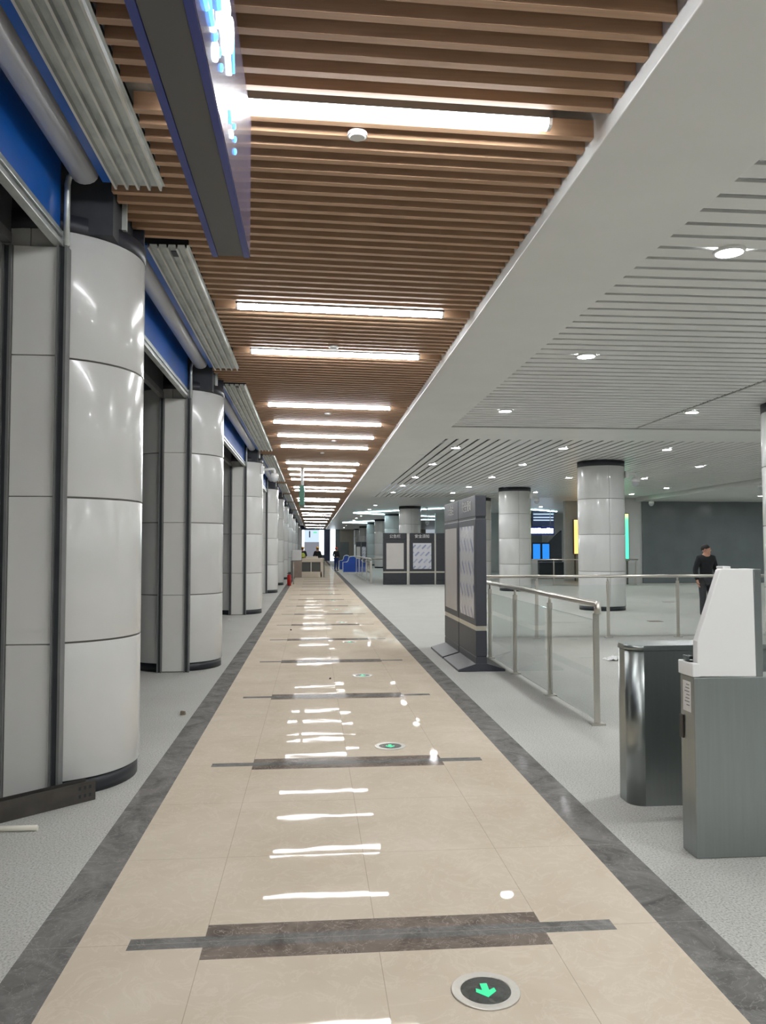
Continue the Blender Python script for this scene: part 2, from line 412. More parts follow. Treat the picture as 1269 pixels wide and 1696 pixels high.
# white strips across the hall (first bay) and along it (second bay)
ZC = 3.87
mb = MB(); y = -6.9
while y < 14.6:
    for a, b in ((2.565, 6.06), (6.12, 10.3), (10.36, 14.5), (14.56, 22)):
        mb.box(a, b, y, y + .168, ZC, ZC + .022)
    y += .222
struct(mb, 'ceiling', 'ceiling_white')
struct(MB().box(2.565, 22, 14.75, 16.35, ZC - .005, ZC + .2), 'ceiling', 'ceiling_white')
mb = MB(); x = 2.575
while x < 14.5:
    for a, b in ((16.355, 19.3), (19.34, 23.3), (23.34, 28.7), (28.74, 35.5)):
        mb.box(x, x + .165, a, b, ZC, ZC + .012)
    x += .222
struct(mb, 'ceiling', 'ceiling_white')
struct(MB().box(2.565, 22, 35.5, YB, ZC - .005, ZC + .2), 'ceiling', 'ceiling_white')
struct(MB().box(2.5, 26, YA, 35.5, 4.45, 4.5), 'ceiling', 'plenum')
struct(MB().box(14.62, 26, 16.4, 36, 3.70, 4.4), 'ceiling', 'ceiling_white')   # lower soffit to the right
# walls
struct(MB().box(-7.2, -7.0, YA, YB, 0, 4.62), 'wall_left', 'shop_dark')
XW = ony(1065, 900, 35.2).x
struct(MB().box(XW, 26, 35.2, 35.5, 0, 3.695), 'wall_right', 'wall_dark')
struct(MB().box(13.2, XW, 35.3, 35.5, 0, 3.86), 'wall_right', 'panel_white')
struct(MB().box(26, 26.2, YA, YB, 0, 4.5), 'wall_right', 'wall_grey')
struct(MB().box(1.7, 26.2, YA - .2, YA, 0, 4.7), 'wall_unseen', 'wall_dark')  # unseen wall added behind the camera, dark for the steel gates to mirror
struct(MB().box(-7.2, 1.7, YA - .2, YA, 0, 4.7), 'wall_unseen', 'panel_white')  # its unseen left part, kept pale to bounce light forward
# far end: dark frames, bright glazing
YE = 99.0
def pe(px): return ony(px, 900, YE).x
mb = MB(); mb.box(-7, pe(500), YE, YE + .4, 0, 4.6); struct(mb, 'wall_back', 'wall_beige')
struct(MB().box(pe(537), pe(547), YE - .2, YE + .4, 0, 4.6), 'wall_back', 'frame_navy')
struct(MB().box(pe(555.5), pe(563), YE, YE + .4, 0, 3.87), 'wall_back', 'wall_dark')
mb = MB().box(pe(563), 14, YE, YE + .4, 0, 3.87); struct(mb, 'wall_back', 'wall_beige')
struct(MB().box(pe(563.2), pe(578), YE - .03, YE, 0, 2.3), 'door_1', 'wall_dark')
struct(MB().box(pe(498), pe(548), YE - .3, YE - .05, 3.78, 4.6), 'trim_3', 'frame_navy')
w = struct(MB().box(pe(500), pe(537), YE + .05, YE + .1, 0, 3.9, 0), 'window_1', 'sky_pale')
MB().box(pe(500.5), pe(504), YE - .02, YE + .04, .9, 3.8).build('side_light', 'sky_glow', w)
MB().box(pe(529), pe(536.5), YE - .02, YE + .04, .4, 3.8).build('side_light', 'sky_glow', w)
MB().box(pe(504), pe(529), YE - .04, YE + .04, 0, 2.3).build('lower_panel', 'panel_glow', w)  # faint glow set into the panel, which stays dark without it
struct(MB().box(pe(547), pe(555.5), YE + .05, YE + .1, 0, 3.85), 'window_2', 'sky_glow')
# right-hand exit hall
struct(MB().box(12.2, 13.95, 38.0, 38.3, 0, 3.87), 'wall_right', 'wall_grey')
struct(MB().box(13.9, 14.3, 35.5, 38.3, 0, 3.87), 'wall_right', 'wall_grey')
struct(MB().box(8, 26, 52, 52.3, 0, 3.87), 'wall_back', 'wall_grey')
struct(MB().box(13.62, 14.7, 50.6, 51.9, 0, 3.5), 'wall_back', 'wall_dark')

# ------------------------------------------------------------------ left columns and shop fronts
def make_column(left):
    r = thing('column', 'x', 'column')
    MB().cyl(0, 0, CR - .012, 0, .105, 64).build('plinth', 'plinth_black', r)
    for z0, z1 in ((.11, .995), (1.007, 1.945), (1.957, 2.865), (2.877, 3.72)):
        mb = MB()
        for a in (-math.pi / 2, math.pi / 2): mb.ring(0, 0, CR - .02, CR, z0, z1, a + .004, a + math.pi - .004, 40)
        mb.build('cladding_panel', 'panel_white', r, bevel=.003)
    MB().cyl(0, 0, CR - .014, .09, 3.722, 64).build('backing', 'groove', r)
    if left:
        MB().ring(0, 0, .3, CR + .004, 3.722, 3.835, n=64).build('cap_ring', 'cap_dark', r)
        MB().box(-.5, .5, -.5, .5, 3.725, 4.61).build('core', 'core_dark', r)
        MB().box(.52, .55, -.34, -.30, 3.83, 4.3).build('stud', 'galvanised', r)
        MB().box(.50, .58, .1, .13, 3.83, 4.05).build('bracket', 'cap_dark', r)
    else:
        MB().ring(0, 0, .3, CR + .004, 3.722, 3.862, n=64).build('cap_ring', 'cap_dark', r)
    return r
col0 = make_column(True); group_l = 'columns along the left side of the walkway'
for i, yc in enumerate(LCOL):
    c = col0 if i == 0 else copy_tree(col0)
    c.location = (LX, yc, 0); c['group'] = group_l
    c['label'] = f'white panelled round column beside the walkway, {ORD[i]} from the camera on the left'

def shop_front(i, ya, yb):
    r = thing('shop_front', f'blue-fasciaed shop front frame on the left, leading up to the {ORD[i]} left column', 'shop front', (-1.80, (ya + yb) / 2, 0), 'shop fronts on the left')
    MB().box(-1.675, -1.655, ya, yb, 3.70, 4.16).build('fascia_panel', 'blue_film', r)
    MB().box(-1.675, -1.64, ya, yb, 4.16, 4.195).build('top_bar', 'post_grey', r)
    mb = MB().box(-1.695, -1.64, ya, yb + .02, 3.66, 3.70).box(-1.695, -1.657, ya, yb + .02, 3.63, 3.66).box(-1.695, -1.635, ya, yb + .02, 3.595, 3.63)
    mb.build('header_rail', 'galvanised', r, bevel=.004)
    MB().box(-2.0, -1.98, ya, yb + .05, 3.67, 4.5).build('inner_panel', 'shop_dark', r)
    MB().box(-2.02, -1.96, ya, yb, 3.605, 3.67).build('inner_rail', 'post_grey', r)
    MB().box(-1.675, -1.645, ya, yb, 4.195, 4.6).build('upper_void_board', 'plenum', r)
    mb = MB()
    for z0, z1 in ((.012, .998), (1.004, 1.948), (1.954, 2.868), (2.874, 3.59)): mb.box(-1.948, -1.667, yb, yb + .16, z0, z1)
    mb.build('jamb_panel', 'jamb_white', r, bevel=.003)
    MB().box(-1.95, -1.64, yb + .012, yb + .16, 0, 3.59).build('jamb_backing', 'groove', r)
    for x0, x1 in ((-1.665, -1.60), (-2.01, -1.95)):
        mb = MB().box(x0, x0 + .012, yb - .03, yb + .06, 0, 3.59).box(x1 - .016, x1, yb - .03, yb + .06, 0, 3.59)
        p = mb.build('post', 'post_grey', r)
        MB().box(x0 + .012, x1 - .016, yb + .0, yb + .06, 0, 3.59).build('post_web', 'post_dark', p)
    MB().tube([(-1.61, yb - .01, 3.59), (-1.61, yb - .01, 4.0), (-1.6, yb - .01, 4.05), (-1.57, yb - .01, 4.08), (-1.50, yb - .01, 4.09)], .02, 10).build('conduit', 'galvanised', r)
    # rolled hood and blue strip between the fascia and the metal deck
    y0, y1 = ya + .05, yb - .1
    poly = []
    for k in range(9):
        t = math.pi * k / 8
        poly.append((-1.475 + .085 * math.cos(math.pi - t) , 4.03 - .065 * math.sin(t)))
    poly += [(-1.39, 4.06), (-1.56, 4.06)]
    MB().prism(poly, 'y', y0, y1, 0, True).build('shutter_hood', 'hood', r)
    MB().box(-1.362, -1.292, y0, y1, 3.985, 4.0).build('blue_strip', 'blue_film', r)  # blue reflection of the fascia, put into the strip's own colour
    return r
def metal_deck(i, ya, yb):
    x = -1.292; prof = []
    while x < -.985:
        prof += [(x, 3.985), (x + .002, 3.958), (x + .014, 3.958), (x + .018, 3.985)]; x += .0715
    prof += [(-.972, 3.985)]
    mb = MB(); top = [(a, b + .004) for a, b in prof]
    mb.prism(prof + top[::-1], 'y', ya, yb)
    o = mb.build('metal_deck', 'galvanised', loc=(-1.13, (ya + yb) / 2, 3.98))
    tag(o, f'galvanised ribbed ceiling sheet above the left columns, {ORD[i]} length from the camera', 'metal sheet', 'ribbed ceiling sheets on the left')
    x = -1.292
    while x < -.985: MB().box(x + .001, x + .015, ya, yb, 3.954, 3.9575).build('rib', 'rib_lit', o); x += .0715  # lighter colour on the ribs paints the light their sides catch
    MB().box(-1.0, -.82, ya, yb, 4.086, 4.092).build('edge_strip', 'galvanised', o)
    MB().box(-1.135, -1.075, ya + .12, ya + .24, 3.978, 3.984).build('slot', 'plinth_black', o)
prev = -1.5
for i, yc in enumerate(LCOL):
    shop_front(i, prev + .3, yc - .63)
    metal_deck(i, prev + .33, yc - .70)
    prev = yc

# ------------------------------------------------------------------ right columns
RCOL = [(7.6, 11.8), (7.55, 20.5), (7.6, 29.75), (7.5, 36.1), (5.3, 43.6), (5.38, 53.4), (5.5, 63.8), (5.5, 73), (5.5, 85), (5.5, 96)]
colr = None
for i, (x, yc) in enumerate(RCOL):
    c = colr = make_column(False) if colr is None else copy_tree(colr)
    c.location = (x, yc, 0); c['group'] = 'columns in the hall on the right'
    c['label'] = f'white panelled round column in the hall on the right, {ORD[i]} from the camera'

# ------------------------------------------------------------------ ceiling lamps over the walkway
lamp = None
for i, yy in enumerate(LY):
    if lamp is None:
        lamp = thing('linear_light', 'x', 'ceiling light', (0, 0, 0), 'linear lights over the walkway')
        prof = [(-.042, -.002), (-.042, -.016), (-.034, -.036), (-.016, -.045), (.016, -.045), (.034, -.036), (.042, -.016), (.042, -.002)]
        MB().prism(prof, 'x', -1.0, 1.0).build('diffuser', 'tube_glow', lamp)
        MB().box(-1.02, 1.02, -.044, .044, -.001, .07).build('housing', 'gap_dark', lamp)
        for s_ in (-.7, .7): MB().cyl(s_, 0, .006, .07, .654, 8).build('hanger', 'rail_steel', lamp)
        for s_ in (-1, 1): MB().prism(prof, 'x', s_ * 1.001, s_ * 1.02).build('end_cap', 'white_plastic', lamp)
        c = lamp
    else: c = copy_tree(lamp)
    c.location = (.27, yy, ZW + .005); c.rotation_euler = (0, TILT, 0)
    c['label'] = f'long white tube light in the slatted wood ceiling, {ORD[i]} from the camera'
# smoke detectors on the slats
det = None
for i, (px, py) in enumerate([(592, 227), (553, 577), (543, 686), (553, 731), (534, 751)]):
    p = onz(px, py, ZW - .02)
    if det is None:
        det = thing('smoke_detector', 'x', 'smoke detector', group='smoke detectors on the wood ceiling')
        MB().cyl(0, 0, .056, .012, .03, 32).build('base_plate', 'white_plastic', det)
        MB().cyl(0, 0, .04, .003, .012, 32, 0, .05).build('sensor_head', 'jamb_white', det)
        c = det
    else: c = copy_tree(det)
    c.location = (p.x, p.y, ZW - TILT * (p.x - .3) - .03)
    c['label'] = f'small round white smoke detector on the wood slats, {ORD[i]} from the camera'
# downlights in the white ceiling
rows = [('in the row nearest the white bulkhead', [(1208, 416), (971, 589), (837, 680), (755, 741), (717, 768), (688, 790), (667, 804), (651, 815)]),
        ('in the second row from the white bulkhead', [(1146, 682), (933, 742), (866, 769), (815, 790), (777, 806), (750, 816), (749, 829)]),
        ('in the third row from the white bulkhead', [(1105, 744), (942, 791), (887, 815), (896, 839)]),
        ('on the right side of the hall', [(1159, 772), (1067, 792), (1104, 808), (1046, 818), (1260, 821)]),
        ('added out of view for extra light', 'XY'),
        ('in the far part of the hall', [(622, 836.5), (612, 843.5), (598, 854), (591, 858), (586, 861.5), (574, 870), (570, 873.5)])]
dl = None
fill_lamps = [Vector((x_, y_, 0)) for x_ in (3.25, 6.4, 9.4, 12.6, 16) for y_ in (-4.5, -1, 2.7, 6.2, 9.6, 13.4) if not (x_ < 4 and y_ > 5) and not (x_ == 6.4 and y_ > 13)]  # unseen lamps added to brighten the hall and its far walls
fill_lamps += [Vector((x_, y_, 0)) for x_ in (13.3, 16.5, 20) for y_ in (18.3, 22, 26, 30) if x_ < 14 and y_ < 20]
fill_lamps += [Vector((x_, y_, 0)) for x_ in (19.5, 23) for y_ in (20, 24, 28, 32)] + [Vector((x_, y_, 0)) for x_ in (16, 19) for y_ in (41, 46)]
for txt, pts in rows:
    for i, pt in enumerate(fill_lamps if pts == 'XY' else pts):
        z = 3.694 if pt == (1260, 821) or (pts == 'XY' and pt.x > 14.7 and 16.5 < pt.y < 35) else ZC - .006
        p = pt if pts == 'XY' else onz(pt[0], pt[1], z)
        if dl is None:
            dl = thing('downlight', 'x', 'ceiling light', group='round downlights in the white ceiling')
            MB().ring(0, 0, .098, .118, -.018, .006, n=40).build('trim_ring', 'white_plastic', dl)
            MB().cyl(0, 0, .098, -.012, 0, 40).build('lens', 'down_glow', dl)
            c = dl
        else: c = copy_tree(dl)
        c.location = (p.x, p.y, z)
        c['label'] = f'round white ceiling downlight {txt}, {ORD[i]} from the camera'
# spare mounting plates beside the lamps
# cyan linear lights far down the hall
def led(pts, label):
    P = [onz(px, py, 3.84) for px, py in pts]
    r = thing('led_strip_light', label, 'ceiling light', P[0], 'cyan strip lights in the far hall')
    for a, b in zip(P[:-1], P[1:]):
        d_ = (b - a).normalized(); n_ = Vector((-d_.y, d_.x, 0)) * .035
        for nm, mt, z0, z1, w_ in (('diffuser', 'cyan_glow', -.03, 0, 1), ('housing', 'white_plastic', 0, .024, 1.1)):
            mb = MB(); poly = [(a + n_ * w_), (b + n_ * w_), (b - n_ * w_), (a - n_ * w_)]
            mb.prism([(v_.x, v_.y) for v_ in poly], 'z', 3.84 + z0, 3.84 + z1); mb.build(nm, mt, r)
led([(586, 849), (736, 841.6)], 'cyan strip light angling towards the camera, near the fifth right column')
led([(586, 849.6), (640, 852), (736, 856)], 'cyan strip light angling away from the camera, near the sixth right column')
led([(690, 860.5), (736, 860.5)], 'cyan strip light seen just above the rear notice boards')
led([(568, 865), (621, 862.5)], 'cyan strip light deepest in the hall, upper arm of the wedge')
led([(568, 865.4), (609, 866.5)], 'cyan strip light deepest in the hall, lower arm of the wedge')
led([(872, 843), (922, 847)], 'cyan strip light above the exit hall, right of the third right column')

# ------------------------------------------------------------------ floor arrow lights
al = None
for i in range(9):
    if al is None:
        al = thing('floor_arrow_light', 'x', 'floor light', group='green arrow lights set in the walkway')
        MB().ring(0, 0, .092, .126, -.01, .005, n=56).build('rim', 'rail_steel', al, bevel=.002)
        MB().cyl(0, 0, .0925, -.01, .003, 56).build('glass_disc', 'disc_dark', al)
        pts = [(-.013, .045), (.013, .045), (.013, .0), (.034, .014), (.037, -.008), (0, -.045), (-.037, -.008), (-.034, .014), (-.013, .0)]
        MB().prism(pts, 'z', .003, .0045).build('arrow', 'arrow_green', al)
        c = al
    else: c = copy_tree(al)
    c.location = (.635, 2.965 + 3.635 * i, 0)
    c['label'] = f'round floor light with a green arrow, {ORD[i]} from the camera'

# ------------------------------------------------------------------ hanging light-box sign
P0 = onz(352, 424, 3.10); XF = onz(413, 424, 3.10).x; XB = P0.x; YS = P0.y
sg = thing('hanging_sign', 'long dark blue light-box sign hanging edge-on under the wood ceiling', 'sign', ((XF + XB) / 2, 2.6, 3.1))
MB().box(XB + .03, XF - .03, 1.0, YS - .005, 3.10, 3.80).build('housing', 'sign_grey', sg)
MB().box(XB, XB + .028, 1.0, YS, 3.095, 3.82).build('side_frame', 'sign_blue', sg)
fr = MB().box(XF - .028, XF, 1.0, YS, 3.095, 3.82).build('side_frame', 'sign_blue', sg)
MB().box(XF, XF + .003, 1.0, YS - .004, 3.10, 3.818).build('face_panel', 'sign_face', sg)
for yy in (1.6, 3.5): MB().cyl((XF + XB) / 2, yy, .015, 3.8, 4.1, 16).build('hanger', 'rail_steel', sg)
def stroke(pts, r, mat):
    P = [onx(px, py, XF + .003) for px, py in pts]
    mb = MB(); mb.tube([(XF + .0055, p.y, p.z) for p in P], r, 8); return mb.build('glyph', mat, sg)
def zz(a, b): return (200 + a * .2595, b * .2595)
def oval(cx, cy_, rx, ry, r, mat):
    pts = []
    for k in range(13):
        t = 2 * math.pi * k / 12; pts.append(zz(cx + rx * math.cos(t), cy_ + ry * math.sin(t)))
    stroke(pts, r, mat)
stroke([zz(520, -40), zz(530, 0), zz(542, 50)], .011, 'glyph_blue'); stroke([zz(552, -20), zz(560, 60), zz(578, 150)], .011, 'glyph_blue')
stroke([zz(585, 150), zz(590, 200)], .009, 'glyph_white'); oval(600, 232, 6, 26, .007, 'glyph_blue')
oval(602, 330, 7, 52, .008, 'glyph_white'); stroke([zz(570, 60), zz(572, 110)], .009, 'glyph_white')
oval(621, 335, 5, 24, .007, 'glyph_blue'); oval(638, 432, 3.5, 18, .006, 'glyph_blue')
stroke([zz(610, -30), zz(618, 60)], .012, 'glyph_blue'); stroke([zz(632, 60), zz(634, 180)], .012, 'glyph_white')
stroke([zz(650, -20), zz(655, 60), zz(652, 180), zz(662, 250), zz(664, 350)], .012, 'glyph_white'); stroke([zz(640, 110), zz(668, 40)], .012, 'glyph_white')
stroke([zz(660, -30), zz(676, 60), zz(672, 130)], .014, 'glyph_white'); oval(697, 225, 9, 105, .009, 'glyph_white')
stroke([zz(682, 350), zz(690, 480)], .009, 'glyph_white'); stroke([zz(712, 250), zz(716, 470)], .006, 'glyph_blue')
stroke([zz(688, 700), zz(692, 790)], .007, 'glyph_blue'); stroke([zz(703, 830), zz(707, 880)], .007, 'glyph_white')
for a, b in ((721, 808), (726, 890), (726, 968)): oval(a, b, 2.5, 12, .006, 'glyph_blue')
# small green sign hanging further down
g = thing('hanging_sign', 'small dark green sign hanging edge-on from a rod over the walkway', 'sign', (-.32, 23.6, 2.84))
MB().box(-.39, -.25, 23.1, 24.5, 2.84, 3.41).build('housing', 'sign_green', g, bevel=.006)
MB().cyl(-.31, 23.8, .045, 3.41, 3.97, 16).build('hanger', 'white_plastic', g)
p = ony(513, 885, 92); tag(MB().box(p.x - .07, p.x + .07, 91.5, 92.5, p.z - .35, p.z + .35).box(p.x - .01, p.x + .01, 91.99, 92.01, p.z + .35, 4.62).build('hanging_sign', 'frame_navy', loc=(p.x, 92, p.z)), 'tiny dark sign hanging in front of the bright end window', 'sign')
p = ony(522, 882, 95); o = tag(MB().box(p.x - .2, p.x + .2, 95, 95.1, p.z - .09, p.z + .09).box(p.x - .01, p.x + .01, 95.04, 95.06, p.z + .09, 4.62).build('exit_sign', 'exit_green', loc=(p.x, 95, p.z)), 'tiny lit green sign in front of the bright end window', 'sign')

# ------------------------------------------------------------------ text
def text_mesh(s_, size):
    cu = bpy.data.curves.new('lettering', 'FONT'); cu.body = s_; cu.size = size; cu.extrude = .002; cu.align_x = 'CENTER'; cu.align_y = 'CENTER'
    o = bpy.data.objects.new('lettering', cu); COL.objects.link(o)
    dg = bpy.context.evaluated_depsgraph_get(); me = bpy.data.meshes.new_from_object(o.evaluated_get(dg)); bpy.data.objects.remove(o)
    me.materials.clear(); me.materials.append(MATS['letter_white']); return me
def lettering(s_, size, parent, loc, rot):
    o = bpy.data.objects.new('lettering', text_mesh(s_, size)); COL.objects.link(o); o.parent = parent
    o.location = Vector(loc) - parent.location; o.rotation_euler = rot; return o

# ------------------------------------------------------------------ notice boards
def notice_board(label, x0, x1, y0, y1, H_, face, text, poster, feet, group, dark='board_dark', size=.165):
    # face: '-x' (looks at the walkway) or '-y' (looks at the camera)
    r = thing('notice_board', label, 'notice board', ((x0 + x1) / 2, (y0 + y1) / 2, 0), group)
    k = H_ / 2.31
    MB().box(x0, x1, y0, y1, 2.03 * k, H_).build('header', dark, r, bevel=.006)
    MB().box(x0 + .006, x1 - .006, y0 + .006, y1 - .006, 2.0 * k, 2.03 * k).build('shadow_gap', 'plinth_black', r)
    MB().box(x0, x1, y0, y1, .59 * k, 2.0 * k).build('frame', dark, r, bevel=.006)
    MB().box(x0 + .004, x1 - .004, y0 + .004, y1 - .004, .53 * k, .59 * k).build('silver_band', 'band_silver', r)
    MB().box(x0, x1, y0, y1, .20 * k, .53 * k).build('lower_panel', dark, r, bevel=.006)
    MB().box(x0 + .006, x1 - .006, y0 + .006, y1 - .006, .185 * k, .20 * k).build('shadow_gap', 'plinth_black', r)
    MB().box(x0, x1, y0, y1, .0, .185 * k).build('base', dark, r, bevel=.004)
    if face == '-x':
        m_ = .11
        if poster: MB().box(x0 - .004, x0 + .002, y0 + m_, y1 - m_, .68 * k, 1.91 * k).build('poster', poster, r)
        if text: lettering(text, size, r, (x0 - .001, (y0 + y1) / 2, 2.175 * k), (math.pi / 2, 0, -math.pi / 2))
        if feet:
            xm = (x0 + x1) / 2
            MB().prism([(x0 + .01, .10), (xm - .31, .028), (xm - .31, 0), (x0 + .01, 0)], 'y', y0 + .0, y1 - .06).build('foot', 'board_foot', r)
            MB().prism([(x1 - .01, .10), (xm + .31, .028), (xm + .31, 0), (x1 - .01, 0)], 'y', y0 + .0, y1 - .06).build('foot', 'board_foot', r)
            MB().prism([(xm - .31, 0), (xm - .31, .028), (x0, .10), (x1, .10), (xm + .31, .028), (xm + .31, 0)], 'y', y0 - .012, y0 - .001).build('foot_cover', 'board_dark', r)
    else:
        m_ = .13 * (x1 - x0)
        if poster: MB().box(x0 + m_, x1 - m_, y0 - .004, y0 + .002, .70 * k, 1.86 * k).build('poster', poster, r)
        if text: lettering(text, size, r, ((x0 + x1) / 2, y0 - .001, 2.16 * k), (math.pi / 2, 0, 0))
    return r
NB = 'near pair of notice boards'
notice_board('dark notice board with blue-striped film, nearest board beside the walkway', 2.135, 2.28, 10.43, 11.66, 2.31, '-x', '安全须知', 'poster_film', True, NB)
notice_board('dark notice board with plain grey poster, directly behind the nearest board', 2.135, 2.28, 11.70, 12.93, 2.31, '-x', '公告栏', 'poster_plain', True, NB)
RB = 'row of notice boards by the far handrail'
kx = 35.0 / F
def bx(px): return ony(px, 960, 35.0).x
notice_board('dark notice board with plain grey poster, leftmost of the rear row', bx(635), bx(674), 35.0, 35.15, 2.25, '-y', '公告栏', 'poster_plain', False, RB, 'board_black', .165)
notice_board('dark notice board with blue-striped film in the rear row', bx(679), bx(720), 35.0, 35.15, 2.25, '-y', '安全须知', 'poster_film', False, RB, 'board_black', .165)
notice_board('blank dark notice board at the right end of the rear row', bx(723), bx(764), 35.0, 35.15, 2.25, '-y', None, None, False, RB, 'board_black')
for a, b, t in ((674.3, 678.7, 'left'), (720.3, 722.7, 'right')):
    o = MB().box(bx(a), bx(b), 35.05, 35.1, 0, 2.22).build('board_post', 'rail_steel', loc=(bx((a + b) / 2), 35.07, 0))
    tag(o, f'pale steel post filling the {t} gap between rear notice boards', 'post', 'posts between the rear notice boards')
def bx2(px): return ony(px, 900, 68.0).x
notice_board('tiny dark notice board furthest down the hall, left one', bx2(589.5), bx2(598), 68, 68.15, 2.1, '-y', None, 'poster_plain', False, 'far notice boards', 'board_black')
notice_board('tiny dark notice board furthest down the hall, right one', bx2(598.6), bx2(607), 68, 68.15, 2.1, '-y', None, 'poster_film', False, 'far notice boards', 'board_black')
p0, p1 = ony(587.3, 940, 60), ony(589.2, 940, 60)
tag(MB().box(p0.x, p1.x, 60, 60.1, 0, ony(588, 902, 60).z).build('signal_post', 'white_plastic', loc=((p0.x + p1.x) / 2, 60, 0)), 'thin white upright post beside the far notice boards', 'post')

# ------------------------------------------------------------------ handrails
def handrail(label, pts, posts, glass, zt=1.10, end_round=True, film=None, tex=('rail_steel', 'glass')):
    P = [Vector((x, y, zt)) for x, y in pts]
    r = thing('handrail', label, 'handrail', (P[0].x, P[0].y, 0), 'glass-panelled handrails')
    line = [P[0]]
    for i in range(1, len(P) - 1):
        d0 = (P[i - 1] - P[i]).normalized(); d1 = (P[i + 1] - P[i]).normalized()
        for t in (.0, .25, .5, .75, 1): 
            a, b = P[i] + d0 * .08, P[i] + d1 * .08
            line.append((a * (1 - t) + P[i] * t) * (1 - t) + (P[i] * (1 - t) + b * t) * t)
    line.append(P[-1])
    if end_round:
        d0 = (P[0] - P[1]).normalized()
        line = [P[0] + Vector((0, 0, -.09)) + d0 * .03, P[0] + Vector((0, 0, -.03)) + d0 * .025, P[0] + Vector((0, 0, -.006)) + d0 * .01] + line
    MB().tube(line, .028, 14).build('rail', tex[0], r)
    for x, y, ax in posts:
        dx, dy = (.028, .012) if ax == 'y' else (.028, .012)
        po = MB().box(x - dx, x + dx, y - dy, y + dy, .012, zt - .085).build('post', tex[0], r, bevel=.004)
        MB().cyl(x, y, .016, zt - .09, zt - .02, 12).build('neck', tex[0], po)
        MB().box(x - .065, x + .065, y - .05, y + .05, 0, .014).build('base_plate', tex[0], po)
    for (x0, y0), (x1, y1) in glass:
        d_ = Vector((x1 - x0, y1 - y0, 0)).normalized(); n_ = Vector((-d_.y, d_.x, 0)) * .005
        a, b = Vector((x0, y0, 0)) + d_ * .03, Vector((x1, y1, 0)) - d_ * .03
        poly = [a + n_, b + n_, b - n_, a - n_]
        g_ = MB().prism([(v_.x, v_.y) for v_ in poly], 'z', .035, zt - .15).build('glass_panel', tex[1], r)
        for pt in (a + d_ * .02, b - d_ * .02):
            pass
    return r
PY = [7.23, 8.68, 10.2, 11.67, 13.0]
px_ = [(2.60, y_, 'y') for y_ in PY]
PX = [2.62, 3.99, 5.30, 6.60, 7.95, 9.3]
handrail('stainless handrail with glass panels running beside the near notice boards', [(2.60, 7.2), (2.60, 14.05), (2.9, 14.1)],
         px_, [((2.60, a), (2.60, b)) for a, b in zip(PY[:-1], PY[1:])])
handrail('stainless handrail with glass panels crossing the hall behind the grey gates', [(2.93, 14.1), (9.6, 14.1)],
         [(x_, 14.1, 'x') for x_ in PX[1:]], [((a, 14.1), (b, 14.1)) for a, b in zip([2.75] + PX[1:-1], PX[1:])], end_round=False)
handrail('stainless handrail on the left of the rear notice boards, running into the distance', [(2.66, 36.6), (2.62, 50.0)],
         [(2.66, y_, 'y') for y_ in (36.5, 37.0, 40, 43, 46, 49)], [((2.66, a), (2.66, b)) for a, b in ((37, 40), (40, 43), (43, 46), (46, 49))])
handrail('short stainless handrail joining the rear notice boards', [(2.7, 36.5), (4.6, 36.4)], [(4.4, 36.4, 'x')], [], end_round=False)
handrail('low stainless handrail in front of the blue exit screens', [(8.9, 33.4), (13.9, 33.4)], [(x_, 33.4, 'x') for x_ in (9.0, 10.2, 11.4, 12.6, 13.8)],
         [((a, 33.4), (a + 1.2, 33.4)) for a in (9.0, 10.2, 11.4, 12.6)], end_round=False)

# ------------------------------------------------------------------ ticket gates in front
YG = 4.09
def gp(px, py): p_ = ony(px, py, YG); return (p_.x, p_.z)
XG = 1.995; ZG = gp(1158, 1122)[1]
g1 = thing('ticket_gate', 'stainless ticket gate with a tall white head, nearest on the right', 'ticket gate', (2.6, YG + .08, 0), 'stainless ticket gates on the right')
MB().box(XG, 3.3, YG, YG + .16, 0, ZG).build('cabinet', 'stainless', g1, bevel=.006)
hx = [gp(1155, 1121), gp(1155, 1062), gp(1192.5, 944), gp(1195, 942), gp(1247.5, 942), gp(1253, 1121)]
MB().prism(hx, 'y', YG - .002, YG + .05).build('head_housing', 'white_plastic', g1, bevel=.008)
zl = gp(1140, 1099)[1]
MB().box(XG - .008, gp(1160, 1110)[0], YG - .003, YG + .165, ZG + .001, zl).build('reader_ledge', 'white_plastic', g1, bevel=.005)
xs = gp(1248.5, 1000)[0]; xe = gp(1262, 1000)[0]
MB().box(xs + .004, xe, YG + .0, YG + .155, ZG, gp(1250, 942.5)[1]).build('back_plate', 'stainless', g1, bevel=.003)
a = gp(1202, 942); MB().box(a[0], a[0] + .045, YG + .03, YG + .10, a[1] - .002, a[1] + .012).build('indicator', 'white_plastic', g1, bevel=.003)
MB().box(XG - .002, XG + .03, YG + .05, YG + .12, zl, zl + .03).build('card_slot', 'glass', g1)
lb = MB().box(XG - .0015, XG, YG + .035, YG + .125, ZG - .19, ZG - .03).build('notice_label', 'paper', g1)
for k in range(7):
    MB().box(XG - .002, XG - .0014, YG + .05, YG + .085 + .03 * ((k * 7) % 3) / 3, ZG - .05 - .018 * k, ZG - .045 - .018 * k).build('print_line', 'post_grey', lb)
MB().box(XG - .008, XG, YG + .12, YG + .158, ZG - .34, ZG - .22).build('sensor_window', 'dark_plastic', g1)
Y2 = 4.94
g2 = thing('ticket_gate', 'low stainless ticket gate with a rounded end, behind the white-headed gate', 'ticket gate', (2.6, Y2 + .13, 0), 'stainless ticket gates on the right')
Z2 = ony(1100, 1069, Y2).z
